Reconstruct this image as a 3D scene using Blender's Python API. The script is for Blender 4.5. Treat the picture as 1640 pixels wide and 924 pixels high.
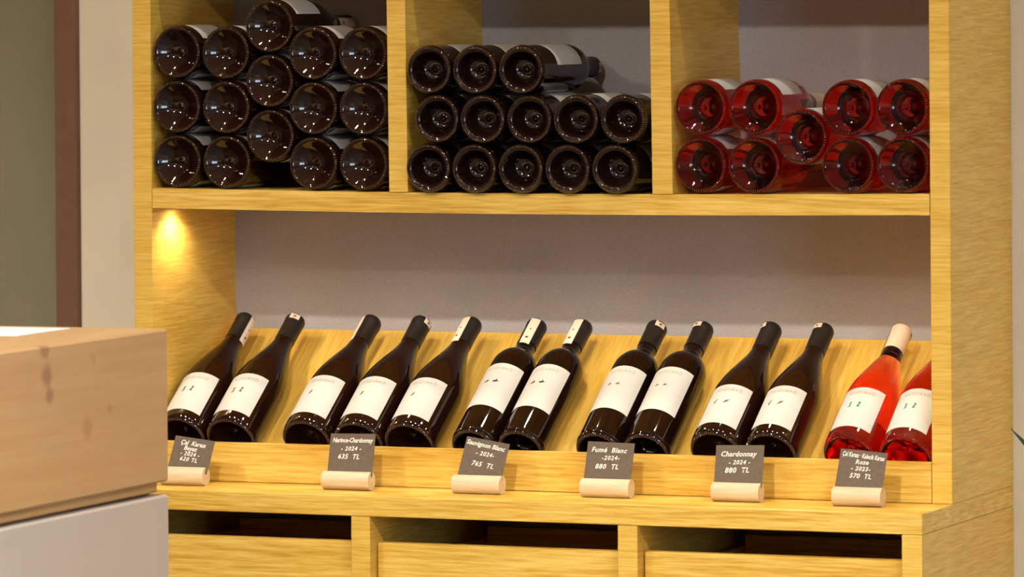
import bpy, bmesh, math, random
from mathutils import Vector, Matrix
random.seed(7)
for o in list(bpy.data.objects): bpy.data.objects.remove(o)
scene = bpy.context.scene
COL = scene.collection

# ------------------------------------------------------------------ camera
F_PX, YAW, PITCH, ROLL = 8266.1, 0.3898, -0.0066, -0.0075
CAM = Vector((2.9709, -7.2938, 0.7489)); SHIFT = -406.2
_f = Vector((-math.sin(YAW), math.cos(YAW), 0)); _r = Vector((math.cos(YAW), math.sin(YAW), 0)); _u = Vector((0, 0, 1))
FWD = _f*math.cos(PITCH) + _u*math.sin(PITCH)
_u2 = _u*math.cos(PITCH) - _f*math.sin(PITCH)
RIGHT = _r*math.cos(ROLL) + _u2*math.sin(ROLL)
UP = _u2*math.cos(ROLL) - _r*math.sin(ROLL)
cd = bpy.data.cameras.new('camera'); cam = bpy.data.objects.new('camera', cd); COL.objects.link(cam)
cd.sensor_width = 36; cd.lens = F_PX/1640*36; cd.shift_y = SHIFT/1640
cd.clip_start = 0.1; cd.clip_end = 100
cam.matrix_world = Matrix.Translation(CAM) @ Matrix((RIGHT, UP, -FWD)).transposed().to_4x4()
cd.dof.use_dof = True; cd.dof.focus_distance = 7.87; cd.dof.aperture_fstop = 7.5
scene.camera = cam

def ray(u, v): return (FWD + RIGHT*((u-820)/F_PX) + UP*((462+SHIFT-v)/F_PX))
def on_y(u, v, y): d = ray(u, v); return CAM + d*((y-CAM.y)/d.y)
def on_z(u, v, z): d = ray(u, v); return CAM + d*((z-CAM.z)/d.z)
def on_x(u, v, x): d = ray(u, v); return CAM + d*((x-CAM.x)/d.x)
def px(p):
    d = Vector(p)-CAM; w = d.dot(FWD)
    return 820+F_PX*d.dot(RIGHT)/w, 462+SHIFT-F_PX*d.dot(UP)/w
def solve_x(u, y, z):
    a, b = -3.0, 3.0
    for _ in range(40):
        m = (a+b)/2
        if px((m, y, z))[0] < u: a = m
        else: b = m
    return (a+b)/2

# ------------------------------------------------------------------ world, colour management
world = bpy.data.worlds.new('daylight'); scene.world = world; world.use_nodes = True
bg = world.node_tree.nodes['Background']; bg.inputs[0].default_value = (0.60, 0.79, 1.0, 1); bg.inputs[1].default_value = 14.0
vs = scene.view_settings
vs.view_transform = 'Standard'; vs.look = 'None'; vs.gamma = 1; vs.use_curve_mapping = False; vs.exposure = 0.44
CEIL_SPOT_W = 11.5      # downlights over the cabinet
SHOP_SPOT_W = 270.0     # downlights over the shop floor
LED_W = 1.3             # every spot under the shelf

# ------------------------------------------------------------------ cabinet measures (metres, worktop top = 0)
XL0, XL1, XR0, XR1 = -0.6721, -0.6408, 0.6409, 0.6721
D = 0.306; DEPTH = 0.312; WALL_Y = 0.3135
E_ = 0.1464; TC = 0.0312; HL = 0.0617; ZS = 0.4587; TS = 0.0313
ZTOP = ZS + 0.385; FLOOR = -0.80; CEIL = 2.15
def sag(x): return 0.0044*max(0, 1-(x/0.641)**2)

# ------------------------------------------------------------------ mesh helpers
def newobj(name, me, mat=None, parent=None, loc=None, mw=None):
    o = bpy.data.objects.new(name, me); COL.objects.link(o)
    if mat and me is not None:
        if not me.materials: me.materials.append(mat)
    if parent: o.parent = parent
    if loc is not None: o.location = loc
    if mw is not None: o.matrix_basis = mw
    return o
def empty(name, loc=(0, 0, 0), mw=None):
    o = bpy.data.objects.new(name, None); COL.objects.link(o); o.empty_display_size = 0.05
    if mw is not None: o.matrix_basis = mw
    else: o.location = loc
    return o
def tag(o, label=None, cat=None, group=None, kind=None):
    if label: o['label'] = label
    if cat: o['category'] = cat
    if group: o['group'] = group
    if kind: o['kind'] = kind
    return o
def bm_mesh(bm, name, smooth=False, angle=None):
    bmesh.ops.recalc_face_normals(bm, faces=bm.faces)
    me = bpy.data.meshes.new(name); bm.to_mesh(me); bm.free()
    if smooth:
        for p in me.polygons: p.use_smooth = True
        if angle: me.set_sharp_from_angle(angle=math.radians(angle))
    return me
def add_box(bm, x0, x1, y0, y1, z0, z1):
    v = [bm.verts.new(p) for p in ((x0,y0,z0),(x1,y0,z0),(x1,y1,z0),(x0,y1,z0),(x0,y0,z1),(x1,y0,z1),(x1,y1,z1),(x0,y1,z1))]
    for f in ((0,3,2,1),(4,5,6,7),(0,1,5,4),(1,2,6,5),(2,3,7,6),(3,0,4,7)): bm.faces.new([v[i] for i in f])
    return v
def box_mesh(name, x0, x1, y0, y1, z0, z1, bevel=0.0008):
    bm = bmesh.new(); add_box(bm, x0, x1, y0, y1, z0, z1)
    if bevel: bmesh.ops.bevel(bm, geom=bm.edges[:], offset=bevel, segments=1, affect='EDGES')
    return bm_mesh(bm, name)
def box(name, mat, x0, x1, y0, y1, z0, z1, parent=None, bevel=0.0008):
    return newobj(name, box_mesh(name, x0, x1, y0, y1, z0, z1, bevel), mat, parent)
def lathe(bm, prof, seg=48, close_end=False):
    rings = []
    for r, t in prof:
        if r < 1e-6: rings.append([bm.verts.new((0, 0, t))])
        else: rings.append([bm.verts.new((r*math.sin(2*math.pi*k/seg), r*math.cos(2*math.pi*k/seg), t)) for k in range(seg)])
    for a, b in zip(rings[:-1], rings[1:]):
        for k in range(seg):
            k2 = (k+1) % seg
            va = [a[0]] if len(a) == 1 else [a[k], a[k2]]
            vb = [b[0]] if len(b) == 1 else [b[k2], b[k]]
            bm.faces.new(va+vb)
def smooth_profile(pts, n=6):
    # Catmull-Rom through the points
    out = []
    P = [pts[0]]+list(pts)+[pts[-1]]
    for i in range(1, len(P)-2):
        p0, p1, p2, p3 = P[i-1], P[i], P[i+1], P[i+2]
        for k in range(n):
            t = k/n
            out.append(tuple(0.5*((2*p1[j])+(-p0[j]+p2[j])*t+(2*p0[j]-5*p1[j]+4*p2[j]-p3[j])*t*t+(-p0[j]+3*p1[j]-3*p2[j]+p3[j])*t**3) for j in (0, 1)))
    out.append(pts[-1]); return out

# ------------------------------------------------------------------ materials
def mat_new(name):
    m = bpy.data.materials.new(name); m.use_nodes = True
    nt = m.node_tree; b = nt.nodes['Principled BSDF']; return m, nt, b
def plain(name, col, rough=0.5, spec=0.5, metal=0.0, noise=0.0, nscale=40, bump=0.0):
    m, nt, b = mat_new(name)
    b.inputs['Base Color'].default_value = (*col, 1); b.inputs['Roughness'].default_value = rough
    b.inputs['Specular IOR Level'].default_value = spec; b.inputs['Metallic'].default_value = metal
    if noise or bump:
        tc = nt.nodes.new('ShaderNodeTexCoord'); n = nt.nodes.new('ShaderNodeTexNoise')
        n.inputs['Scale'].default_value = nscale; n.inputs['Detail'].default_value = 4
        nt.links.new(tc.outputs['Object'], n.inputs['Vector'])
        if noise:
            cr = nt.nodes.new('ShaderNodeValToRGB')
            cr.color_ramp.elements[0].position = 0.3; cr.color_ramp.elements[1].position = 0.7
            cr.color_ramp.elements[0].color = (*[c*(1-noise) for c in col], 1)
            cr.color_ramp.elements[1].color = (*[min(1, c*(1+noise)) for c in col], 1)
            nt.links.new(n.outputs[0], cr.inputs[0]); nt.links.new(cr.outputs[0], b.inputs['Base Color'])
        if bump:
            bp = nt.nodes.new('ShaderNodeBump'); bp.inputs['Strength'].default_value = bump; bp.inputs['Distance'].default_value = 0.001
            nt.links.new(n.outputs[0], bp.inputs['Height']); nt.links.new(bp.outputs[0], b.inputs['Normal'])
    return m
def wood(name, c_dark, c_mid, c_light, scale=(3, 3, 120), fig=(1.0, 1.0, 14.0), rough=0.42, knots=None, contrast=1.0, spec=0.4):
    """Veneer: fine pores stretched along the grain over a broad flowing figure."""
    m, nt, b = mat_new(name); N = nt.nodes; L = nt.links
    tc = N.new('ShaderNodeTexCoord'); oi = N.new('ShaderNodeObjectInfo')
    off = N.new('ShaderNodeVectorMath'); off.operation = 'MULTIPLY_ADD'
    off.inputs[1].default_value = (7.3, 4.1, 9.7)
    L.new(oi.outputs['Random'], off.inputs[0]); L.new(tc.outputs['Object'], off.inputs[2])
    def mapped(s):
        mp = N.new('ShaderNodeMapping'); mp.inputs['Scale'].default_value = s; L.new(off.outputs[0], mp.inputs[0]); return mp
    n0 = N.new('ShaderNodeTexNoise'); n0.inputs['Scale'].default_value = 1.0; n0.inputs['Detail'].default_value = 3; n0.inputs['Distortion'].default_value = 0.8
    L.new(mapped(fig).outputs[0], n0.inputs['Vector'])
    wv = N.new('ShaderNodeMath'); wv.operation = 'MULTIPLY'; wv.inputs[1].default_value = 34.0; L.new(n0.outputs[0], wv.inputs[0])
    sn = N.new('ShaderNodeMath'); sn.operation = 'SINE'; L.new(wv.outputs[0], sn.inputs[0])
    n1 = N.new('ShaderNodeTexNoise'); n1.inputs['Scale'].default_value = 1.0; n1.inputs['Detail'].default_value = 5; n1.inputs['Roughness'].default_value = 0.6
    L.new(mapped(scale).outputs[0], n1.inputs['Vector'])
    mx = N.new('ShaderNodeMath'); mx.operation = 'MULTIPLY_ADD'; mx.inputs[1].default_value = 0.05*contrast
    L.new(sn.outputs[0], mx.inputs[0]); L.new(n1.outputs[0], mx.inputs[2])
    n2 = N.new('ShaderNodeTexNoise'); n2.inputs['Scale'].default_value = 3.0; L.new(off.outputs[0], n2.inputs['Vector'])
    mx2 = N.new('ShaderNodeMath'); mx2.operation = 'MULTIPLY_ADD'; mx2.inputs[1].default_value = 0.14; L.new(n2.outputs[0], mx2.inputs[0])
    ad = N.new('ShaderNodeMath'); ad.operation = 'SUBTRACT'; ad.inputs[1].default_value = 0.07; L.new(mx.outputs[0], mx2.inputs[2]); L.new(mx2.outputs[0], ad.inputs[0])
    cr = N.new('ShaderNodeValToRGB'); e = cr.color_ramp.elements
    w = 0.20/contrast
    e[0].position = 0.5-w; e[0].color = (*c_dark, 1); e[1].position = 0.5+w; e[1].color = (*c_light, 1)
    k = cr.color_ramp.elements.new(0.5); k.color = (*c_mid, 1)
    L.new(ad.outputs[0], cr.inputs[0])
    last = cr.outputs[0]
    for (kx, ky, kz, r, col, amt) in (knots or []):
        d = N.new('ShaderNodeVectorMath'); d.operation = 'DISTANCE'; d.inputs[1].default_value = (kx, ky, kz)
        nz = N.new('ShaderNodeTexNoise'); nz.inputs['Scale'].default_value = 25; L.new(tc.outputs['Object'], nz.inputs['Vector'])
        nm = N.new('ShaderNodeMath'); nm.operation = 'MULTIPLY_ADD'; nm.inputs[1].default_value = r*1.2; L.new(nz.outputs[0], nm.inputs[0])
        L.new(tc.outputs['Object'], d.inputs[0]); L.new(d.outputs['Value'], nm.inputs[2])
        mr = N.new('ShaderNodeMapRange'); mr.inputs['From Min'].default_value = r*1.0; mr.inputs['From Max'].default_value = r*1.9
        mr.inputs['To Min'].default_value = amt; mr.inputs['To Max'].default_value = 0.0; mr.interpolation_type = 'SMOOTHSTEP'
        L.new(nm.outputs[0], mr.inputs['Value'])
        mc = N.new('ShaderNodeMix'); mc.data_type = 'RGBA'; mc.inputs['B'].default_value = (*col, 1)
        L.new(mr.outputs[0], mc.inputs['Factor']); L.new(last, mc.inputs['A']); last = mc.outputs['Result']
    L.new(last, b.inputs['Base Color'])
    b.inputs['Roughness'].default_value = rough; b.inputs['Specular IOR Level'].default_value = spec
    bp = N.new('ShaderNodeBump'); bp.inputs['Strength'].default_value = 0.15; bp.inputs['Distance'].default_value = 0.0006
    L.new(n1.outputs[0], bp.inputs['Height']); L.new(bp.outputs[0], b.inputs['Normal'])
    return m

OAK = ((0.59, 0.320, 0.038), (0.72, 0.455, 0.080), (0.83, 0.585, 0.15))
M = {}
M['oak_x'] = wood('oak_grain_along_width', *OAK, scale=(14, 24, 260), fig=(0.8, 5, 16), contrast=1.1)           # boards running left to right
M['oak_panel'] = wood('oak_panel_cross_grain', *OAK, scale=(16, 16, 280), fig=(1.5, 1.5, 9), contrast=0.8)      # upright panels with level grain
M['oak_board'] = wood('oak_sloped_board', *OAK, scale=(180, 14, 14), fig=(7, 1.4, 1.4), contrast=0.7)
M['pine'] = None
M['back'] = plain('dark_grey_laminate', (0.41, 0.40, 0.44), 0.7, 0.3, noise=0.08, nscale=400)
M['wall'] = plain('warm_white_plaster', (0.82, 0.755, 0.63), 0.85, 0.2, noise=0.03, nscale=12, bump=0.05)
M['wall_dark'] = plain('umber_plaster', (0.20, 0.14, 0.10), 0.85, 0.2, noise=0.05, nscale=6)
M['ceiling'] = plain('white_ceiling_paint', (0.62, 0.58, 0.52), 0.9, 0.2, noise=0.02, nscale=8)
M['floor'] = wood('brown_floor_boards', (0.07, 0.04, 0.022), (0.10, 0.06, 0.033), (0.14, 0.085, 0.05), scale=(60, 3, 20), fig=(8, 1, 8))
M['frame'] = plain('brown_painted_frame', (0.20, 0.105, 0.06), 0.55, 0.4, noise=0.05, nscale=60)
M['frost'] = plain('olive_grey_glass', (0.27, 0.255, 0.165), 0.22, 0.6, noise=0.05, nscale=3)
M['white_panel'] = plain('off_white_lacquer', (0.50, 0.46, 0.43), 0.5, 0.4, noise=0.02, nscale=6)
M['paper'] = plain('white_paper', (0.86, 0.86, 0.84), 0.7, 0.2, noise=0.015, nscale=200)
M['label'] = plain('label_paper', (0.55, 0.545, 0.535), 0.6, 0.3, noise=0.02, nscale=300, bump=0.05)
M['stamp'] = plain('tax_band_paper', (0.80, 0.68, 0.58), 0.6, 0.3, noise=0.05, nscale=300)
M['ink_grey'] = plain('grey_print', (0.30, 0.275, 0.24), 0.6)
M['ink_red'] = plain('rust_print', (0.45, 0.25, 0.17), 0.6)
M['ink_dim'] = plain('faded_black_print', (0.12, 0.11, 0.10), 0.6)
M['ink_black'] = plain('black_print', (0.02, 0.02, 0.02), 0.6)
M['ink_brown'] = plain('brown_print', (0.13, 0.035, 0.015), 0.6)
M['ink_green'] = plain('green_print', (0.02, 0.20, 0.14), 0.6)
M['ink_olive'] = plain('olive_print', (0.07, 0.09, 0.02), 0.6)
M['chalk'] = plain('chalk_white_pen', (0.88, 0.86, 0.80), 0.7)
M['card'] = plain('slate_brown_card', (0.15, 0.115, 0.09), 0.75, 0.2, noise=0.10, nscale=160)
M['dowel'] = wood('pale_beech', (0.56, 0.41, 0.25), (0.66, 0.52, 0.35), (0.72, 0.60, 0.44), scale=(12, 150, 150), fig=(2, 14, 14), rough=0.5, contrast=0.7)
M['capsule'] = plain('black_foil', (0.012, 0.009, 0.009), 0.38, 0.5, noise=0.2, nscale=80)
M['capsule_pink'] = plain('blush_foil', (0.80, 0.62, 0.50), 0.42, 0.5, noise=0.03, nscale=80)
M['capsule_band'] = plain('black_neck_band', (0.012, 0.006, 0.008), 0.2)
M['metal'] = plain('brushed_metal', (0.6, 0.58, 0.55), 0.35, 0.5, metal=1.0, noise=0.04, nscale=200)
M['leaf'] = plain('dark_green_leaf', (0.02, 0.06, 0.035), 0.4, 0.5, noise=0.35, nscale=18)
M['pot'] = plain('grey_clay_pot', (0.30, 0.28, 0.26), 0.7, 0.3, noise=0.1, nscale=30, bump=0.2)
M['soil'] = plain('dark_soil', (0.03, 0.02, 0.012), 0.95, 0.1, noise=0.5, nscale=120, bump=0.8)
def glow(name, col, s):
    m, nt, b = mat_new(name); b.inputs['Emission Color'].default_value = (*col, 1); b.inputs['Emission Strength'].default_value = s
    b.inputs['Base Color'].default_value = (0.8, 0.8, 0.8, 1); return m
M['lamp'] = glow('lamp_lens', (1.0, 0.84, 0.62), 60)
M['led'] = glow('led_lens', (1.0, 0.80, 0.50), 40)
def dark_glass(name, col, edge):
    m, nt, b = mat_new(name); N = nt.nodes; L = nt.links
    tc = N.new('ShaderNodeTexCoord'); n = N.new('ShaderNodeTexNoise'); n.inputs['Scale'].default_value = 9
    L.new(tc.outputs['Object'], n.inputs['Vector'])
    cr = N.new('ShaderNodeValToRGB'); cr.color_ramp.elements[0].color = (*col, 1); cr.color_ramp.elements[1].color = (*edge, 1)
    cr.color_ramp.elements[0].position = 0.35; cr.color_ramp.elements[1].position = 0.75
    L.new(n.outputs[0], cr.inputs[0]); L.new(cr.outputs[0], b.inputs['Base Color'])
    b.inputs['Roughness'].default_value = 0.05; b.inputs['IOR'].default_value = 1.52; b.inputs['Specular IOR Level'].default_value = 0.5
    return m
M['glass_dark'] = dark_glass('dark_brown_bottle_glass', (0.010, 0.0028, 0.0018), (0.020, 0.006, 0.003))
M['knurl'] = dark_glass('brown_glass_stippling', (0.07, 0.036, 0.02), (0.12, 0.065, 0.035))
M['glass_black'] = dark_glass('black_bottle_glass', (0.006, 0.002, 0.0015), (0.015, 0.005, 0.003))
def rose_glass():
    m, nt, b = mat_new('rose_wine_in_clear_glass')
    b.inputs['Base Color'].default_value = (1, 0.93, 0.90, 1); b.inputs['Roughness'].default_value = 0.02
    b.inputs['IOR'].default_value = 1.40; b.inputs['Transmission Weight'].default_value = 1.0
    va = nt.nodes.new('ShaderNodeVolumeAbsorption'); va.inputs['Color'].default_value = (1.0, 0.22, 0.06, 1); va.inputs['Density'].default_value = 32.0
    nt.links.new(va.outputs[0], nt.nodes['Material Output'].inputs['Volume']); return m
M['glass_rose'] = rose_glass()
M['knurl_rose'] = dark_glass('rose_glass_stippling', (0.14, 0.025, 0.012), (0.20, 0.04, 0.02))
def pane():
    m, nt, b = mat_new('window_glass'); N = nt.nodes
    t = N.new('ShaderNodeBsdfTransparent'); g = N.new('ShaderNodeBsdfGlossy'); g.inputs['Roughness'].default_value = 0.02
    mx = N.new('ShaderNodeMixShader'); mx.inputs[0].default_value = 0.06
    nt.links.new(t.outputs[0], mx.inputs[1]); nt.links.new(g.outputs[0], mx.inputs[2]); nt.links.new(mx.outputs[0], N['Material Output'].inputs[0]); return m
M['pane'] = pane()

# ------------------------------------------------------------------ the room
RX0, RX1, RY0 = -3.6, 5.2, -9.5
def struct(o): o['kind'] = 'structure'; return o
struct(box('floor', M['floor'], RX0, RX1, RY0, WALL_Y, FLOOR-0.1, FLOOR, bevel=0))
struct(box('ceiling', M['ceiling'], RX0, RX1, RY0, WALL_Y, CEIL, CEIL+0.1, bevel=0))
# back wall with a tall glazed opening to the left of the cabinet
gx1 = on_y(128.5, 250, WALL_Y).x          # outer edge of the brown frame
gx0 = gx1-1.25
bm = bmesh.new()
add_box(bm, gx1, RX1, WALL_Y, WALL_Y+0.12, FLOOR, CEIL)
add_box(bm, RX0, gx0, WALL_Y, WALL_Y+0.12, FLOOR, CEIL)
add_box(bm, gx0, gx1, WALL_Y, WALL_Y+0.12, FLOOR+2.35, CEIL)
struct(newobj('wall_back', bm_mesh(bm, 'wall_back'), M['wall']))
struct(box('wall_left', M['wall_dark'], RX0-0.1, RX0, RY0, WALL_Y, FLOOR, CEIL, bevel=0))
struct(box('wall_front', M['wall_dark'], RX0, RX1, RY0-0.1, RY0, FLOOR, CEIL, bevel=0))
wy0, wy1, wz0, wz1 = -5.0, -3.4, 0.05, 1.30
bm = bmesh.new()
add_box(bm, RX1, RX1+0.15, RY0, wy0, FLOOR, CEIL); add_box(bm, RX1, RX1+0.15, wy1, WALL_Y, FLOOR, CEIL)
add_box(bm, RX1, RX1+0.15, wy0, wy1, FLOOR, wz0); add_box(bm, RX1, RX1+0.15, wy0, wy1, wz1, CEIL)
struct(newobj('wall_right', bm_mesh(bm, 'wall_right'), M['wall']))
# glazed door on the back wall
door = struct(empty('door_1', (gx0, WALL_Y, FLOOR)))
fw = gx1-on_y(93.5, 250, WALL_Y).x; dw = gx1-gx0
box('door_frame', M['frame'], 0, fw, -0.012, 0.10, 0, 2.35, door)
box('door_frame', M['frame'], dw-fw, dw-0.0005, -0.012, 0.10, 0, 2.35, door)
box('door_frame', M['frame'], fw, dw-fw, -0.012, 0.10, 2.25, 2.35, door)
box('door_frame', M['frame'], fw, dw-fw, -0.012, 0.10, 0, 0.12, door)
box('pane', M['frost'], fw, dw-fw, 0.03, 0.04, 0.12, 2.25, door)
# window in the right-hand wall
win = struct(empty('window_1', (RX1, wy0, wz0))); ww = wy1-wy0; wh = wz1-wz0
for (a, b_, c, d) in ((0, 0.06, 0, wh), (ww-0.06, ww, 0, wh), (ww/2-0.03, ww/2+0.03, 0.06, wh-0.06), (0.06, ww-0.06, 0, 0.06), (0.06, ww-0.06, wh-0.06, wh)):
    box('window_frame', M['white_panel'], 0.03, 0.10, a, b_, c, d, win)
box('pane', M['pane'], 0.06, 0.066, 0.06, ww/2-0.03, 0.06, wh-0.06, win, bevel=0)
box('pane', M['pane'], 0.06, 0.066, ww/2+0.03, ww-0.06, 0.06, wh-0.06, win, bevel=0)

pl_ = bpy.data.lights.new('window_portal', 'AREA'); pl_.shape = 'RECTANGLE'; pl_.size = wh; pl_.size_y = ww; pl_.cycles.is_portal = True
po = bpy.data.objects.new('window_portal', pl_); COL.objects.link(po); po.location = (RX1+0.14, (wy0+wy1)/2, (wz0+wz1)/2); po.rotation_euler = (0, math.radians(90), 0)
# ceiling downlights
def spot_light(name, parent, loc, watts, col, size_deg, blend, rad, aim=(0, 0, -1)):
    l = bpy.data.lights.new(name, 'SPOT'); l.energy = watts; l.color = col; l.spot_size = math.radians(size_deg); l.spot_blend = blend; l.shadow_soft_size = rad
    o = bpy.data.objects.new(name, l); COL.objects.link(o); o.parent = parent; o.location = loc
    o.rotation_euler = Vector(aim).to_track_quat('-Z', 'Y').to_euler(); return o
bm = bmesh.new(); lathe(bm, [(0.034, -0.001), (0.034, -0.006), (0.048, -0.006), (0.050, -0.001), (0.050, 0.0)], 32); ring_me = bm_mesh(bm, 'trim_ring', True, 30)
bm = bmesh.new(); lathe(bm, [(0, -0.002), (0.0335, -0.002)], 32); lens_me = bm_mesh(bm, 'lens')
def downlight(x, y, label, group, watts=CEIL_SPOT_W, angle=125):
    t = tag(empty('ceiling_downlight', (x, y, CEIL)), label, 'lamp', group)
    newobj('trim_ring', ring_me, M['metal'], t); newobj('lens', lens_me, M['lamp'], t)
    spot_light('downlight_beam', t, (0, 0, -0.012), watts, (1.0, 0.90, 0.74), angle, 0.6, 0.03 if angle < 130 else 0.06)
for x in (-0.85, -0.22, 0.42, 1.05):
    downlight(x, -0.40, 'round recessed downlight in the ceiling row just in front of the wine cabinet', 'downlights over the wine cabinet')
for x in (-1.6, 0.4, 2.4):
    for y in (-2.8, -4.8, -6.8):
        downlight(x, y, 'round recessed downlight in the open middle of the ceiling', 'downlights over the shop floor', SHOP_SPOT_W, 154)

# ------------------------------------------------------------------ wine cabinet (upper unit)
cab = tag(empty('wine_cabinet', (0, 0, 0)), 'tall golden oak wine cabinet with three stacked-bottle bays above a sloped display', 'cabinet')
PNL, OX = M['oak_panel'], M['oak_x']
box('side_panel', PNL, XL0, XL1, 0, DEPTH, 0, ZTOP+0.031, cab)
box('side_panel', PNL, XR0, XR1, 0, DEPTH, 0, ZTOP+0.031, cab)
def sagged(name, x0, x1, y0, y1, zt, th, n=24):
    bm = bmesh.new(); rows = []
    for i in range(n+1):
        x = x0+(x1-x0)*i/n; s = sag(x)
        rows.append([bm.verts.new(p) for p in ((x, y0, zt-s-th), (x, y1, zt-s-th), (x, y1, zt-s), (x, y0, zt-s))])
    for a, b in zip(rows[:-1], rows[1:]):
        for k in range(4): bm.faces.new((a[k], a[(k+1) % 4], b[(k+1) % 4], b[k]))
    bm.faces.new(rows[0]); bm.faces.new(rows[-1][::-1])
    return bm_mesh(bm, name)
newobj('shelf', sagged('shelf', XL1+0.0012, XR0-0.0012, 0.0008, D, ZS, TS), OX, cab)
box('top_panel', OX, XL1, XR0, 0, D, ZTOP, ZTOP+0.031, cab)
box('back_panel', M['back'], XL1, XR0, D, DEPTH, 0, ZTOP, cab, bevel=0)
def divider(ul0, ul1, ur0, ur1):
    # left / right edge pixels at the image top and at the shelf
    zb_ = None
    xa0 = on_y(ul0, 0, -0.002).x; xb0 = on_y(ur0, 0, -0.002).x; z0 = on_y(ul0, 0, 0).z
    pa = on_y(ul1, 308, -0.002); pb = on_y(ur1, 308, -0.002)
    xm = (pa.x+pb.x)/2; zb = ZS-sag(xm)+0.0002
    k = (ZTOP-zb)/(z0-zb)
    ta = pa.x+(xa0-pa.x)*k; tb = pb.x+(xb0-pb.x)*k
    bm = bmesh.new()
    v = [bm.verts.new(p) for p in ((pa.x, -0.002, zb), (pb.x, -0.002, zb), (pb.x, D, zb), (pa.x, D, zb), (ta, -0.002, ZTOP), (tb, -0.002, ZTOP), (tb, D, ZTOP), (ta, D, ZTOP))]
    for f in ((0,3,2,1),(4,5,6,7),(0,1,5,4),(1,2,6,5),(2,3,7,6),(3,0,4,7)): bm.faces.new([v[i] for i in f])
    bmesh.ops.bevel(bm, geom=bm.edges[:], offset=0.0006, segments=1, affect='EDGES')
    newobj('divider', bm_mesh(bm, 'divider'), PNL, cab)
    return pa.x, pb.x
DV1 = divider(618.8, 623.3, 648.5, 653.2)
DV2 = divider(1040.2, 1044.7, 1072.0, 1077.3)
# sloped display board and the lip in front of it
ALPHA = math.radians(35.3); CA, SA = math.cos(ALPHA), math.sin(ALPHA)
YB, ZB = 0.033, 0.029                       # where the bottle heels touch the board
def board_z(y): return ZB+(y-YB)*math.tan(ALPHA)
bl = (0.3035-0.0085)/CA
bm = bmesh.new(); add_box(bm, XL1+0.0008, XR0-0.0008, 0, bl, -0.009, 0)
bmesh.ops.bevel(bm, geom=bm.edges[:], offset=0.0006, segments=1, affect='EDGES')
o = newobj('display_board', bm_mesh(bm, 'display_board'), M['oak_board'], cab, (0, 0.0085, board_z(0.0085))); o.rotation_euler.x = ALPHA
box('front_lip', OX, XL1+0.0012, XR0-0.0012, 0.0005, 0.0075, 0.0004, HL, cab)
# led spots set into the shelf's underside
bm = bmesh.new(); lathe(bm, [(0, 0), (0.012, 0), (0.0125, -0.003), (0.016, -0.003), (0.017, 0)], 24); led_me = bm_mesh(bm, 'led_spot', True, 30)
bm = bmesh.new(); lathe(bm, [(0, -0.0012), (0.0118, -0.0012)], 24); ledl_me = bm_mesh(bm, 'led_lens')
for x in (-0.614, -0.30, 0.0, 0.30, 0.605):
    s = newobj('led_spot', led_me, M['metal'], cab, (x, 0.068, ZS-sag(x)-TS))
    newobj('led_lens', ledl_me, M['led'], s)
    spot_light('led_beam', s, (0, 0, -0.005), LED_W, (1.0, 0.84, 0.60), 150, 0.7, 0.010)

# ------------------------------------------------------------------ worktop and drawer cabinet
tag(newobj('worktop', box_mesh('worktop', XL0, XR1, -E_, DEPTH, -TC, -0.0002, 0.0012), OX), 'golden oak worktop running under the sloped bottle display', 'worktop')
base = tag(empty('drawer_cabinet', (0, 0, FLOOR)), 'low golden oak base cabinet with three drawers under the worktop', 'cabinet')
def bbox(name, mat, x0, x1, y0, y1, z0, z1, parent=base, bevel=0.0008, off=FLOOR):
    return box(name, mat, x0, x1, y0, y1, z0-off, z1-off, parent, bevel)
BT = -TC-0.0004
bbox('side_panel', PNL, XL0, XL0+0.033, -E_+0.0004, DEPTH, FLOOR, BT)
rp = on_y(1444, 880, -E_).x
bbox('side_panel', PNL, rp, XR1-0.0003, -E_+0.0004, DEPTH, FLOOR, BT)
d1 = (on_y(562, 840, -E_).x, on_y(592, 850, -E_).x); d2 = (on_y(989, 860, -E_).x, on_y(1020.5, 865, -E_).x)
for a, b_ in (d1, d2): bbox('divider', PNL, a, b_, -E_+0.0004, D, FLOOR+0.08, BT)
bbox('back_panel', M['back'], XL0+0.033, rp, D, DEPTH, FLOOR, BT, bevel=0)
bbox('plinth', OX, XL0+0.033, rp, -E_+0.05, D-0.01, FLOOR, FLOOR+0.08)
for i, (xa, xb, uv) in enumerate(((XL0+0.033, d1[0], (420, 861.5)), (d1[1], d2[0], (800, 876)), (d2[1], rp, (1240, 890.5)))):
    yf = -E_+0.024; zt = on_y(uv[0], uv[1], yf).z; zb = zt-0.30; zb2 = zb-0.004; g = 0.0022
    f = bbox('drawer_front', OX, xa+g, xb-g, yf, yf+0.020, zb, zt, bevel=0.0015)
    for name, x0, x1, y0, y1, z0, z1 in (('drawer_side', xa+g+0.008, xa+g+0.022, yf+0.021, D-0.03, zb+0.01, zt-0.03), ('drawer_side', xb-g-0.022, xb-g-0.008, yf+0.021, D-0.03, zb+0.01, zt-0.03),
            ('drawer_back', xa+g+0.023, xb-g-0.023, D-0.05, D-0.035, zb+0.01, zt-0.012), ('drawer_bottom', xa+g+0.023, xb-g-0.023, yf+0.021, D-0.051, zb+0.01, zb+0.02)):
        bbox(name, OX, x0, x1, y0, y1, z0, z1, f)
    bbox('drawer_front', OX, xa+g, xb-g, yf, yf+0.020, FLOOR+0.084, zb2, bevel=0.0015)

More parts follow.
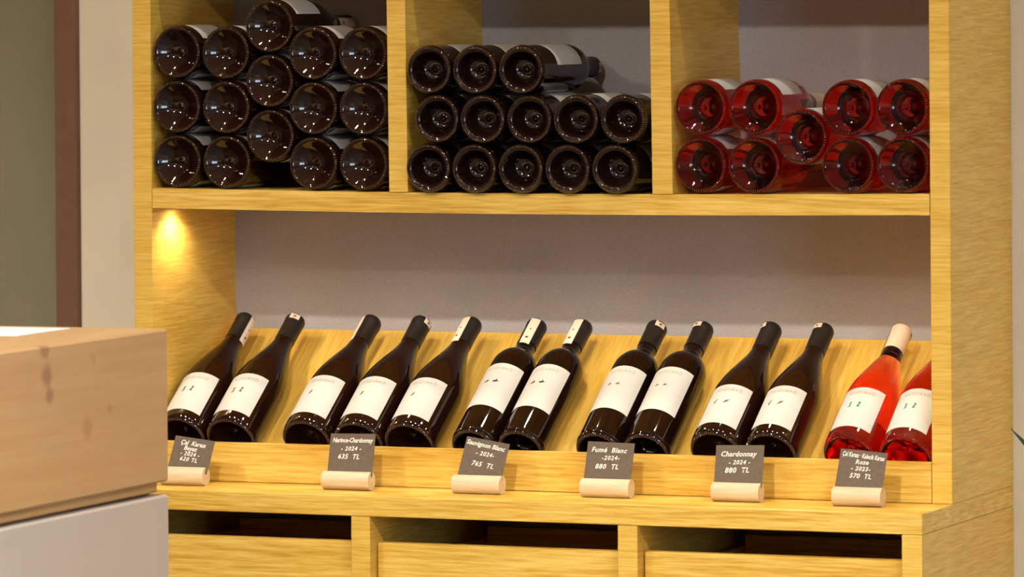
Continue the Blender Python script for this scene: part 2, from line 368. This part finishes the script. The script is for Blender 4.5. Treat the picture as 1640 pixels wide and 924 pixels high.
# ------------------------------------------------------------------ bottles
def text_mesh(body, size, align='CENTER', shear=0.0, spacing=1.0, bold=0.0):
    c = bpy.data.curves.new('lettering', 'FONT'); c.body = body; c.size = size; c.align_x = align; c.align_y = 'CENTER'
    c.shear = shear; c.space_character = spacing; c.resolution_u = 2; c.offset = bold
    o = bpy.data.objects.new('lettering_tmp', c); COL.objects.link(o)
    bpy.context.view_layer.update()
    me = bpy.data.meshes.new_from_object(o.evaluated_get(bpy.context.evaluated_depsgraph_get()))
    bpy.data.objects.remove(o); bpy.data.curves.remove(c); me.materials.clear(); return me
def wrap_pt(u, t, R): a = u/R; return (-R*math.sin(a), R*math.cos(a), t)
def patch_mesh(name, R, half, t0, t1, centre=0.0, n=28, arch=0.0):
    bm = bmesh.new(); g = []
    for i in range(n+1):
        a = centre-half+2*half*i/n
        g.append([bm.verts.new((-R*math.sin(a), R*math.cos(a), t)) for t in (t0, (t0+t1)/2, t1)])
    for a, b in zip(g[:-1], g[1:]):
        for k in range(2): bm.faces.new((a[k], b[k], b[k+1], a[k+1]))
    me = bm_mesh(bm, name, True)
    return me
KINDS = {}
# little printed figures, in millimetres (u across, t up)
ART = {
 'pair_tall': [[(-6,0),(-3.4,.4),(-2.6,2.8),(-3.6,4.2),(-2.6,7.4),(-4.6,8),(-5.4,5),(-4.4,3.4)], [(3,.2),(6.2,.6),(4.6,2.6),(6.4,5.2),(5.8,7.6),(3.4,7.8),(4.8,6),(3.2,3)]],
 'leaf': [[(-4.2,0),(-2.6,1.6),(-1.6,4.4),(-2.0,7),(-3.6,5.4),(-4.4,2.6)]],
 'birds_low': [[(-8,1),(-6,0),(-3.2,.8),(-1.6,3.6),(-3.4,2.8),(-3.8,5.2),(-5,2.8)], [(2,.6),(4.6,0),(8.6,2),(6.4,2.8),(5.6,5.4),(4.6,2.8),(2.4,2.4)]],
 'birds_fly': [[(-7.2,1.2),(-4.4,.4),(-2,2),(-3.4,2.8),(-4.2,4.4),(-5,2.6)], [(1.4,1.2),(4,.4),(7.2,2),(5,2.6),(4.4,4.6),(3.4,2.6)]],
 'goats': [[(-7,0),(-5.6,2.6),(-5.8,5.4),(-3.8,8.6),(-5.8,7.4),(-7.4,4.4)], [(2,.6),(4,2),(6.4,3.6),(8.2,7.6),(6,5.8),(4.2,5.4),(3,2.8)]],
}
def art_mesh(key, R, u0, t0, s=0.001):
    bm = bmesh.new()
    for poly in ART[key]:
        c = (sum(p[0] for p in poly)/len(poly), sum(p[1] for p in poly)/len(poly))
        vc = bm.verts.new(wrap_pt(u0+c[0]*s, t0+c[1]*s, R)); vv = [bm.verts.new(wrap_pt(u0+p[0]*s, t0+p[1]*s, R)) for p in poly]
        for a, b in zip(vv, vv[1:]+vv[:1]): bm.faces.new((vc, a, b))
    return bm_mesh(bm, 'emblem')
def make_kind(key, R, L, body, punt, neck_r, cap_t, lab, glass, knurl_mat, seg=56):
    """Meshes shared by every bottle of one shape."""
    k = dict(R=R, L=L, glass=glass, knurl_mat=knurl_mat, cap_t=cap_t, neck_r=neck_r, lab=lab)
    bm = bmesh.new(); lathe(bm, punt+body, seg); k['body'] = bm_mesh(bm, 'bottle_glass', True)
    # stippled ring on the heel
    bm = bmesh.new(); n = 66; rk = R-0.0036
    for i in range(n):
        a = 2*math.pi*i/n
        mt = Matrix.Rotation(-a, 4, 'Z') @ Matrix.Translation((0, rk, 0.0007)) @ Matrix.Rotation(math.radians(36), 4, 'X') @ Matrix.Diagonal((0.0010, 0.0027, 0.0019, 1))
        bmesh.ops.create_icosphere(bm, subdivisions=1, radius=1, matrix=mt)
    k['knurl'] = bm_mesh(bm, 'stippled_ring')
    # capsule
    rc = neck_r+0.0012
    def capsule(t0, t1, top=True):
        bm = bmesh.new(); p = [(rc-0.0008, t0-0.0001), (rc, t0), (rc+0.0001, t1-0.012)]
        if top: p += [(rc+0.0006, t1-0.011), (rc+0.0006, t1-0.003), (rc-0.0004, t1-0.0006), (rc-0.003, t1+0.0004), (0, t1+0.0005)]
        else: p = [(rc-0.0010, t0-0.0001), (rc-0.0003, t0), (rc-0.0003, t1), (rc-0.0010, t1+0.0001)]
        lathe(bm, p, 32); return bm_mesh(bm, 'capsule', True, 40)
    k['capsule'] = capsule(cap_t, L)
    k['band'] = capsule(cap_t-0.012, cap_t-0.0005, False)
    # revenue band folded over the top of the capsule
    bm = bmesh.new(); w = 0.0165; rs = rc+0.0011; g = []
    prof = [('s', 1, L-0.064), ('s', 1, L-0.045), ('s', 1, L-0.025), ('s', 1, L-0.004), ('t', 0.78, L+0.0006), ('t', 0.3, L+0.0012), ('t', -0.3, L+0.0012), ('t', -0.78, L+0.0006), ('s', -1, L-0.004), ('s', -1, L-0.014)]
    for kind, sgn, t in prof:
        row = []
        for j in range(5):
            q = (j/4-0.5)*w
            if kind == 's':
                a = q/rs; row.append(bm.verts.new((rs*math.sin(a), sgn*rs*math.cos(a), t)))
            else: row.append(bm.verts.new((q*0.95, sgn*rs, t)))
        g.append(row)
    for a, b in zip(g[:-1], g[1:]):
        for j in range(4): bm.faces.new((a[j], a[j+1], b[j+1], b[j]))
    k['stamp'] = bm_mesh(bm, 'revenue_band', True, 50)
    k['stamp_print'] = []  # dark print on the band: a mark on the fold and two on the long leg
    for sgn, t, hw, hh in ((1, L-0.050, 0.0026, 0.0028), (1, L-0.030, 0.0016, 0.0018), (-1, L-0.0088, 0.0024, 0.0024)):
        bm = bmesh.new(); vv = []
        for sa, sb in ((-1, -.4), (0, -1), (1, -.4), (.8, .7), (-.8, .7)):
            a = sa*hw/rs; vv.append(bm.verts.new(((rs+.0003)*math.sin(a), sgn*(rs+.0003)*math.cos(a), t+sb*hh)))
        bm.faces.new(vv); k['stamp_print'].append(bm_mesh(bm, 'print_mark'))
    t0, t1, half = lab
    k['label'] = patch_mesh('label', R+0.00035, half, t0, t1)
    k['back_label'] = patch_mesh('back_label', R+0.00035, half*0.95, t0+0.002, t1-0.010, math.pi)
    me = text_mesh('KUZUBA\u011e', 0.0080, spacing=1.15)
    for v in me.vertices: v.co = wrap_pt(v.co.x, t1-0.0125+v.co.y, R+0.0006)
    k['brand'] = me
    me2 = me.copy(); k['brand_red'] = me2
    KINDS[key] = k
RB, LB = 0.0420, 0.298
punt_b = smooth_profile([(0, .0165), (.0022, .0168), (.0042, .0190), (.008, .0196), (.016, .0165), (.024, .0108), (.031, .0045), (.0350, .0008), (.0372, 0.0)], 3)
body_b = smooth_profile([(.0388, .0006), (.0406, .0034), (.0417, .0085), (RB, .016), (RB, .06), (RB, .113), (.0414, .128), (.0385, .148), (.0325, .172), (.0255, .196), (.0196, .216), (.0162, .233), (.0150, .248), (.0146, .275), (.0146, .290), (.0135, .2970), (0, .2975)], 3)
RD, LD = 0.0376, 0.302
punt_d = smooth_profile([(0, .0265), (.0022, .0268), (.0040, .0290), (.007, .0300), (.013, .0290), (.019, .0245), (.0232, .0165), (.0256, .0085), (.0278, .0030), (.0306, .0006), (.0328, 0.0)], 3)
body_d = smooth_profile([(.0342, .0006), (.0364, .0034), (.0376, .0080), (RD, .015), (RD, .08), (RD, .163), (.0374, .180), (.0360, .194), (.0310, .208), (.0230, .219), (.0172, .228), (.0152, .240), (.0147, .260), (.0147, .294), (.0136, .3010), (0, .3015)], 3)
make_kind('burgundy', RB, LB, body_b, punt_b, 0.0148, 0.241, (0.0215, 0.1115, math.radians(48)), M['glass_dark'], M['knurl'])
make_kind('bordeaux', RD, LD, body_d, punt_d, 0.0149, 0.247, (0.060, 0.161, math.radians(57)), M['glass_black'], M['knurl'])
make_kind('rose', RB, LB, body_b, punt_b, 0.0148, 0.244, (0.0215, 0.1115, math.radians(48)), M['glass_rose'], M['knurl_rose'])

SHARE = {}
def linked(name, key, mat):
    """Child mesh that shares its data between bottles of the same kind."""
    return key
def bottle(kind, base_pt, axis, facing, label, group, art=None, art_mat=None, stamp_deg=200, roll=0.0):
    k = KINDS[kind]
    az = Vector(axis).normalized(); fy = Vector(facing); fy = (fy-az*fy.dot(az)).normalized(); fx = fy.cross(az)
    m3 = Matrix((fx, fy, az)).transposed() @ Matrix.Rotation(roll, 3, 'Z')
    t = empty('wine_bottle', mw=Matrix.Translation(base_pt) @ m3.to_4x4())
    tag(t, label, 'bottle', group)
    g = newobj('bottle_glass', k['body'], k['glass'], t)
    s = newobj('stippled_ring', k['knurl'], k['knurl_mat'], g); s['kind'] = 'stuff'
    rose = kind == 'rose'
    c = newobj('capsule', k['capsule'], M['capsule_pink'] if rose else M['capsule'], t)
    if rose: newobj('neck_band', k['band'], M['capsule_band'], t)
    st = newobj('revenue_band', k['stamp'], M['stamp'], t); st.rotation_euler.z = math.radians(stamp_deg)
    for pm in k['stamp_print']: newobj('print_mark', pm, M['ink_brown'], st)
    lb = newobj('label', k['label'], M['label'], t); lb['label'] = 'off-white paper front label'
    newobj('back_label', k['back_label'], M['label'], t)
    newobj('lettering', k['brand_red'] if rose else k['brand'], M['ink_red'] if rose else M['ink_grey'], lb)
    if art:
        key = (kind, art)
        if key not in SHARE:
            t0, t1, half = k['lab']; SHARE[key] = art_mesh(art, k['R']+0.0006, -0.005, t1-0.046, 0.0016)
        newobj('emblem', SHARE[key], art_mat, lb)
    return t

# --- bottles lying in the bays: base centres read from the photograph, then settled so that none overlap
def settle(pixels, y, R, xlo, xhi):
    P = [[on_y(u, v, y).x, on_y(u, v, y).z] for u, v in pixels]
    tgt = [p[:] for p in P]; dmin = 2*R+0.0014
    for it in range(900):
        pull = 0.03 if it < 500 else 0.0
        for p, q in zip(P, tgt):
            p[0] += (q[0]-p[0])*pull; p[1] += (q[1]-p[1])*pull
        for i in range(len(P)):
            for j in range(i):
                dx = P[i][0]-P[j][0]; dz = P[i][1]-P[j][1]; d = math.hypot(dx, dz)
                if d < dmin:
                    s = (dmin-d)/2/d; P[i][0] += dx*s; P[i][1] += dz*s; P[j][0] -= dx*s; P[j][1] -= dz*s
        for p in P:
            p[0] = min(max(p[0], xlo+R+0.0012), xhi-R-0.0012)
            zf = ZS-sag(p[0])+R+0.0010
            if p[1] < zf: p[1] = zf
    return P
bay1 = [(282.6,83.4),(283.4,171.4),(283.4,257.7),(362.6,84.5),(363.4,173.2),(363.4,260.4),(432.4,45.8),(434.5,132.4),(434.5,225),(502,85.7),(504.6,173.6),(505,261),(582.5,85.7),(584.5,174.3),(584.4,262.4)]
bay2 = [(688.6,120.4),(760.6,120.4),(834.6,120.8),(712.7,195.6),(785.6,196),(858.4,196),(932.8,196),(1007.2,196),(689,270.4),(760.6,270.4),(835,270),(908.7,270.4),(983.5,271)]
bay3 = [(1119.5,172.6),(1209.5,173),(1357.9,173),(1447.5,172.6),(1282,223.2),(1119.5,264),(1206.3,263.4),(1359.4,263.4),(1447,263.4)]
COLS = ['the column against the side panel', 'the second column from the side panel', 'the raised middle column', 'the second column from the divider', 'the column against the divider']
LEV = ['top', 'middle', 'bottom']
lab1 = ['dark bottle in the fullest bay, %s of %s' % (LEV[i % 3], COLS[i//3]) for i in range(15)]
ordn = ['first', 'second', 'third', 'fourth', 'fifth']
lab2 = ['black bottle in the middle bay, top row, %s from the divider beside the fullest bay' % ordn[i] for i in range(3)]
lab2 += ['black bottle in the middle bay, middle row, %s from the divider beside the fullest bay' % ordn[i] for i in range(5)]
lab2 += ['black bottle in the middle bay, lowest row, %s from the divider beside the fullest bay' % ordn[i] for i in range(5)]
lab3 = ['rosé bottle lying in the top row of the nine-bottle bay, %s' % s for s in ('next to the oak divider', 'left of the gap', 'right of the gap', 'next to the side panel')]
lab3 += ['rosé bottle wedged in the gap between the pairs in the nine-bottle bay']
lab3 += ['rosé bottle lying on the shelf of the nine-bottle bay, %s' % s for s in ('next to the oak divider', 'left of the gap', 'right of the gap', 'next to the side panel')]
for pix, y, kind, xlo, xhi, labs, grp in ((bay1, 0.004, 'burgundy', XL1, DV1[0]-0.003, lab1, 'dark bottles stacked in the fullest bay'),
        (bay2, -0.014, 'bordeaux', DV1[1], DV2[0]-0.004, lab2, 'black bottles stacked in the middle bay'),
        (bay3, 0.002, 'rose', DV2[1], XR0, lab3, 'rosé bottles stacked in the nine-bottle bay')):
    R = KINDS[kind]['R']
    for (x, z), l in zip(settle(pix, y, R, xlo, xhi), labs):
        bottle(kind, (x, y+random.uniform(-0.0015, 0.0015), z), (0, 1, 0), (0, 0, 1), l, grp, stamp_deg=random.choice((60, 120, 200, 250, 300)), roll=math.radians(random.uniform(2, 26)))

# --- bottles leaning on the sloped board
PREV = [-9.0, 0.0, -9.0]
def display(kind, ul, ur, uc, label, group, art, amat, stamp, uc_fix=None):
    k = KINDS[kind]; R, L = k['R']+0.0006, k['L']
    cy, cz = YB-R*SA+0.0026*CA, ZB+R*CA+0.0026*SA
    xb = solve_x((ul+ur)/2, cy, cz)
    xb = min(max(xb, XL1+R+0.001, PREV[0]+PREV[1]+R+0.0008), XR0-R-0.0012)
    ty, tz = cy+L*CA, cz+L*SA
    xc = solve_x(uc, ty, tz) if uc else xb+0.001
    xc = max(xc, xb+(PREV[2]+PREV[1]+R+0.0010-xb)/0.6); PREV[:] = [xb, R, xb+0.6*(xc-xb)]
    bottle(kind, (xb, cy, cz), (xc-xb, L*CA, L*SA), (0, -SA, CA), label, group, art, amat, stamp)
    return xb, xc, px((xb, cy, cz)), px((xc, ty, tz))
DG = 'bottles leaning on the sloped display board'
for a in (
 ('burgundy', 250.5, 321.7, 394.5, 'dark wine bottle on the sloped board beside the left side panel', DG, 'pair_tall', M['ink_olive'], 85),
 ('burgundy', 329.4, 403.5, 474.0, 'sloping dark bottle, right of the pair behind the 620 TL card', DG, 'pair_tall', M['ink_olive'], 200),
 ('burgundy', 454.6, 528.0, 596.0, 'sloping dark bottle, left of the trio behind the 635 TL card', DG, 'leaf', M['ink_olive'], -45),
 ('burgundy', 537.4, 610.5, 676.0, 'sloping dark bottle, middle of the trio behind the 635 TL card', DG, 'leaf', M['ink_olive'], 250),
 ('burgundy', 616.8, 692.3, 757.0, 'sloping dark bottle, right of the trio behind the 635 TL card', DG, 'leaf', M['ink_olive'], -20),
 ('bordeaux', 722.8, 795.0, 861.0, 'high-shouldered dark bottle, left of the pair behind the 765 TL card', DG, 'birds_low', M['ink_black'], 10),
 ('bordeaux', 797.0, 867.0, 929.0, 'high-shouldered dark bottle, right of the pair behind the 765 TL card', DG, 'birds_low', M['ink_black'], -8),
 ('bordeaux', 922.0, 995.0, 1053.0, 'high-shouldered dark bottle, left of the pair behind the Fumé Blanc card', DG, 'birds_fly', M['ink_dim'], 220),
 ('bordeaux', 998.6, 1068.5, 1124.0, 'high-shouldered dark bottle, right of the pair behind the Fumé Blanc card', DG, 'birds_fly', M['ink_dim'], 160),
 ('burgundy', 1109.0, 1184.0, 1236.5, 'sloping dark bottle, left of the pair behind the 880 TL Chardonnay card', DG, 'goats', M['ink_brown'], 140),
 ('burgundy', 1196.3, 1272.5, 1318.0, 'sloping dark bottle, right of the pair behind the 880 TL Chardonnay card', DG, 'goats', M['ink_brown'], 160),
 ('rose', 1322.0, 1399.0, 1445.0, 'orange-pink rosé bottle with blush capsule standing behind the 570 TL card', DG, 'pair_tall', M['ink_green'], 270),
 ('rose', 1413.0, 1490.0, None, 'orange-pink rosé bottle half hidden by the right side panel', DG, 'pair_tall', M['ink_green'], 250)):
    r = display(*a)

# ------------------------------------------------------------------ price cards in dowel holders
def card_set(ul, ur, vb, quad, lines, lab):
    """ul, ur, vb: holder's left, right and bottom pixels; quad: card corners bl, tl, tr, br."""
    R = 0.0142
    p = on_z((ul+ur)/2, vb, 0.0); y = p.y+0.002
    xa = on_y(ul+4, vb-14, y).x; xb = on_y(ur-5, vb-14, y).x
    h = tag(empty('card_holder', ((xa+xb)/2, y, 0.0)), 'pale beech dowel holding the %s' % lab, 'card holder', 'dowel card holders')
    ln = (xb-xa)/2
    # dowel lying along x with a slot cut in the top
    bm = bmesh.new(); seg = 40; sw = 0.0012; sd = 0.009; sec = []
    a0 = math.asin(sw/R)
    for i in range(seg+1):
        a = math.pi/2+a0+(2*math.pi-2*a0)*i/seg; sec.append((R*math.cos(a), R+R*math.sin(a)))
    sec += [(sw, 2*R-sd), (-sw, 2*R-sd)]
    va = [bm.verts.new((-ln, q[0], q[1])) for q in sec]; vb_ = [bm.verts.new((ln, q[0], q[1])) for q in sec]
    n = len(sec)
    for i in range(n): bm.faces.new((va[i], va[(i+1) % n], vb_[(i+1) % n], vb_[i]))
    bm.faces.new(va[::-1]); bm.faces.new(vb_)
    me = bm_mesh(bm, 'dowel', True, 35)
    newobj('dowel', me, M['dowel'], h)
    # the card, leaning back in the slot
    bl, tl, tr, br = quad
    zc = 2*R
    B0 = on_y(bl[0], bl[1], y); B1 = on_y(br[0], br[1], y)
    tilt = math.radians(13)
    # lean from the photographed shift of the top edge
    y_top = y+0.016
    T0 = on_y(tl[0], tl[1], y_top); T1 = on_y(tr[0], tr[1], y_top)
    ex = Vector(((B1.x-B0.x+T1.x-T0.x)/2, 0, (T1.z-T0.z)/2)).normalized()
    mid_b = Vector(((B0.x+B1.x)/2, y, zc-0.0005)); mid_t = (T0+T1)/2
    ey = mid_t-mid_b; H = ey.length; ey.normalize(); ex = (ex-ey*ex.dot(ey)).normalized(); ez = ex.cross(ey)
    W = ((B1.x-B0.x)+(T1.x-T0.x))/2
    org = mid_b-ey*0.007
    c = tag(empty('price_card', mw=Matrix.Translation(org) @ Matrix((ex, ey, ez)).transposed().to_4x4()), 'slate-brown ' + lab, 'price card', 'handwritten price cards')
    box('card', M['card'], -W/2, W/2, 0, H+0.007, -0.0004, 0.0004, c, bevel=0)
    for (txt, fx, fy, size, sp) in lines:
        size *= 1.14
        me = text_mesh(txt, size, 'CENTER', shear=0.22, spacing=sp, bold=size*0.022)
        for v in me.vertices: v.co.z = 0
        xs = [v.co.x for v in me.vertices]; w = max(xs)-min(xs); mw = W*0.90
        s = min(1.0, mw/w)
        o = newobj('lettering', me, M['chalk'], c, (fx*W, 0.007+fy*H, 0.0006)); o.scale = (s, 1, 1); o.rotation_euler.z = math.radians(random.uniform(-2, 2))
card_set(257, 335, 777, ((271, 747), (279, 703), (347.5, 701), (332, 748)), [('Çal  Karası', -.02, .80, .0088, 1.0), ('Beyaz', -.06, .625, .0086, 1), ('- 2024 -', -.04, .44, .0080, 1.15), ('620 TL', -.04, .25, .0080, 1.2)], "card reading Çal Karası Beyaz 2024, 620 TL")
card_set(516, 600, 784.5, ((525, 754), (530, 694), (602, 695), (596, 755)), [('Narince-Chardonnay', 0, .82, .0088, .95), ('- 2024 -', -.02, .60, .0080, 1.15), ('635  TL', -.06, .39, .0092, 1.1)], "card reading Narince-Chardonnay 2024, 635 TL")
card_set(724, 809.5, 791, ((734, 759), (747, 702), (818, 708), (803, 760)), [('Sauvignon Blanc', -.03, .84, .0088, 1.0), ('- 2024-', .0, .60, .0080, 1.15), ('765  TL', 0, .30, .0090, 1.15)], "card reading Sauvignon Blanc 2024, 765 TL")
card_set(929, 1016, 797, ((935, 765), (942, 709), (1017, 708), (1010, 766)), [('Fumé  Blanc', -.03, .78, .0092, 1.1), ('-2024-', 0.02, .57, .0080, 1.2), ('880  TL', -.04, .33, .0092, 1.15)], "card reading Fumé Blanc 2024, 880 TL")
card_set(1139, 1224, 803.5, ((1143, 770), (1148, 713), (1224, 713), (1221, 771)), [('Chardonnay', -.03, .76, .0095, 1.05), ('- 2024 -', 0.0, .54, .0080, 1.15), ('880  TL', -.04, .33, .0098, 1.1)], "card reading Chardonnay 2024, 880 TL")
card_set(1332, 1419, 811, ((1337, 778), (1347, 721), (1422, 723), (1413, 779)), [('Çal Karası · Kalecik Karası', 0, .85, .0086, 1.0), ('Roze', -.01, .68, .0082, 1.1), ('- 2023-', -.02, .50, .0078, 1.15), ('570  TL', .0, .30, .0086, 1.1)], "card reading Çal Karası Kalecik Karası Roze 2023, 570 TL")

# ------------------------------------------------------------------ bar counter standing in front, to the left
CX = None
zt = 0.29                                       # counter top, 1.09 m above the floor
pc = on_z(268.5, 526.5, zt)                     # far corner of the visible face
CX, CY = pc.x, pc.y
kn = []
for (u, v, r, col, amt) in ((72, 560, .014, (.27, .13, .085), .65), (76, 601, .016, (.27, .13, .085), .75), (80, 634, .011, (.27, .13, .085), .7), (140, 686, .016, (.36, .17, .08), .5), (176, 655, .008, (.36, .17, .08), .45), (150, 576, .007, (.40, .2, .1), .35)):
    q = on_x(u, v, CX); kn.append((0.0, q.y-CY, q.z-FLOOR, r, col, amt))
M['pine'] = wood('knotty_pine', (.46, .275, .125), (.515, .325, .157), (.57, .38, .20), scale=(30, 4, 60), fig=(3, .9, 9), rough=.42, knots=kn, contrast=.5)
zbx = on_x(267, 771, CX).z; zstrip = on_x(262, 786, CX-0.012).z; zwh = on_x(268, 791.5, CX).z
ctr = tag(empty('bar_counter', (CX, CY, FLOOR)), 'bar counter with a thick knotty pine top on a white lacquered base', 'counter')
def cbox(name, mat, x0, x1, y0, y1, z0, z1, bev=0.002): return box(name, mat, x0, x1, y0, y1, z0-FLOOR, z1-FLOOR, ctr, bev)
CL, CWD = -1.9, -0.75
cbox('counter_top', M['pine'], CWD, 0, CL, 0, zbx, zt, 0.003)
cbox('recessed_strip', M['pine'], CWD+0.012, -0.012, CL+0.012, -0.012, zstrip, zbx-0.0005)
cbox('recessed_strip', M['frame'], CWD+0.02, -0.02, CL+0.02, -0.02, zwh, zstrip-0.0005)
cbox('counter_base', M['white_panel'], CWD, 0, CL, 0, FLOOR, zwh-0.0005, 0.003)
# white sheet of paper on the counter
a = on_z(112, 527.5, zt); b_ = on_z(0, 523.5, zt); c_ = on_z(0, 536.5, zt)
sh = box('paper_sheet', M['paper'], a.x-0.42, a.x, c_.y-0.02, a.y, zt+0.0003, zt+0.0018, None, 0)
tag(sh, 'blank white paper sheet lying on the pine counter top', 'paper')

# ------------------------------------------------------------------ potted plant beside the cabinet
pl = tag(empty('potted_plant', (1.02, -0.02, FLOOR)), 'potted plant with long dark green blade leaves beside the cabinet', 'plant')
bm = bmesh.new(); lathe(bm, [(0, 0), (.11, 0), (.12, .02), (.15, .28), (.155, .30), (.145, .30), (.138, .26), (0, .26)], 40); newobj('pot', bm_mesh(bm, 'pot', True, 40), M['pot'], pl)
bm = bmesh.new(); lathe(bm, [(0, .272), (.07, .27), (.137, .265)], 24); newobj('soil', bm_mesh(bm, 'soil'), M['soil'], pl)
def blade(root, tip, bend, w):
    bm = bmesh.new(); root = Vector(root); tip = Vector(tip); mid = (root+tip)/2+Vector(bend); g = []; n = 14
    for i in range(n+1):
        t = i/n; p = root*(1-t)**2+mid*2*t*(1-t)+tip*t*t
        tg = ((mid-root)*(1-t)+(tip-mid)*t).normalized(); sd = tg.cross(Vector((0.2, 1, 0))).normalized(); nn = sd.cross(tg).normalized()
        ww = w*min(1, .35+2.2*t)*max(0.02, (1-t**3))
        g.append([bm.verts.new(p+sd*ww), bm.verts.new(p-nn*ww*.25), bm.verts.new(p-sd*ww), bm.verts.new(p+nn*ww*.10)])
    for a, b in zip(g[:-1], g[1:]):
        for k in range(4): bm.faces.new((a[k], a[(k+1) % 4], b[(k+1) % 4], b[k]))
    bm.faces.new(g[-1])
    newobj('leaf', bm_mesh(bm, 'leaf', True, 60), M['leaf'], pl)
tipw = on_y(1618.5, 686, -0.02)-Vector((1.02, -0.02, FLOOR))
blade((0, 0, .26), tipw, (.02, 0, .20), .017)
for k in range(9):
    a = -1.1+k*0.31; l = random.uniform(.42, .62)
    blade((random.uniform(-.03, .03), random.uniform(-.03, .03), .26), (abs(math.cos(a))*l*.75, math.sin(a)*l*.6-.1, .26+random.uniform(.25, .55)), (0, 0, .18), .012)
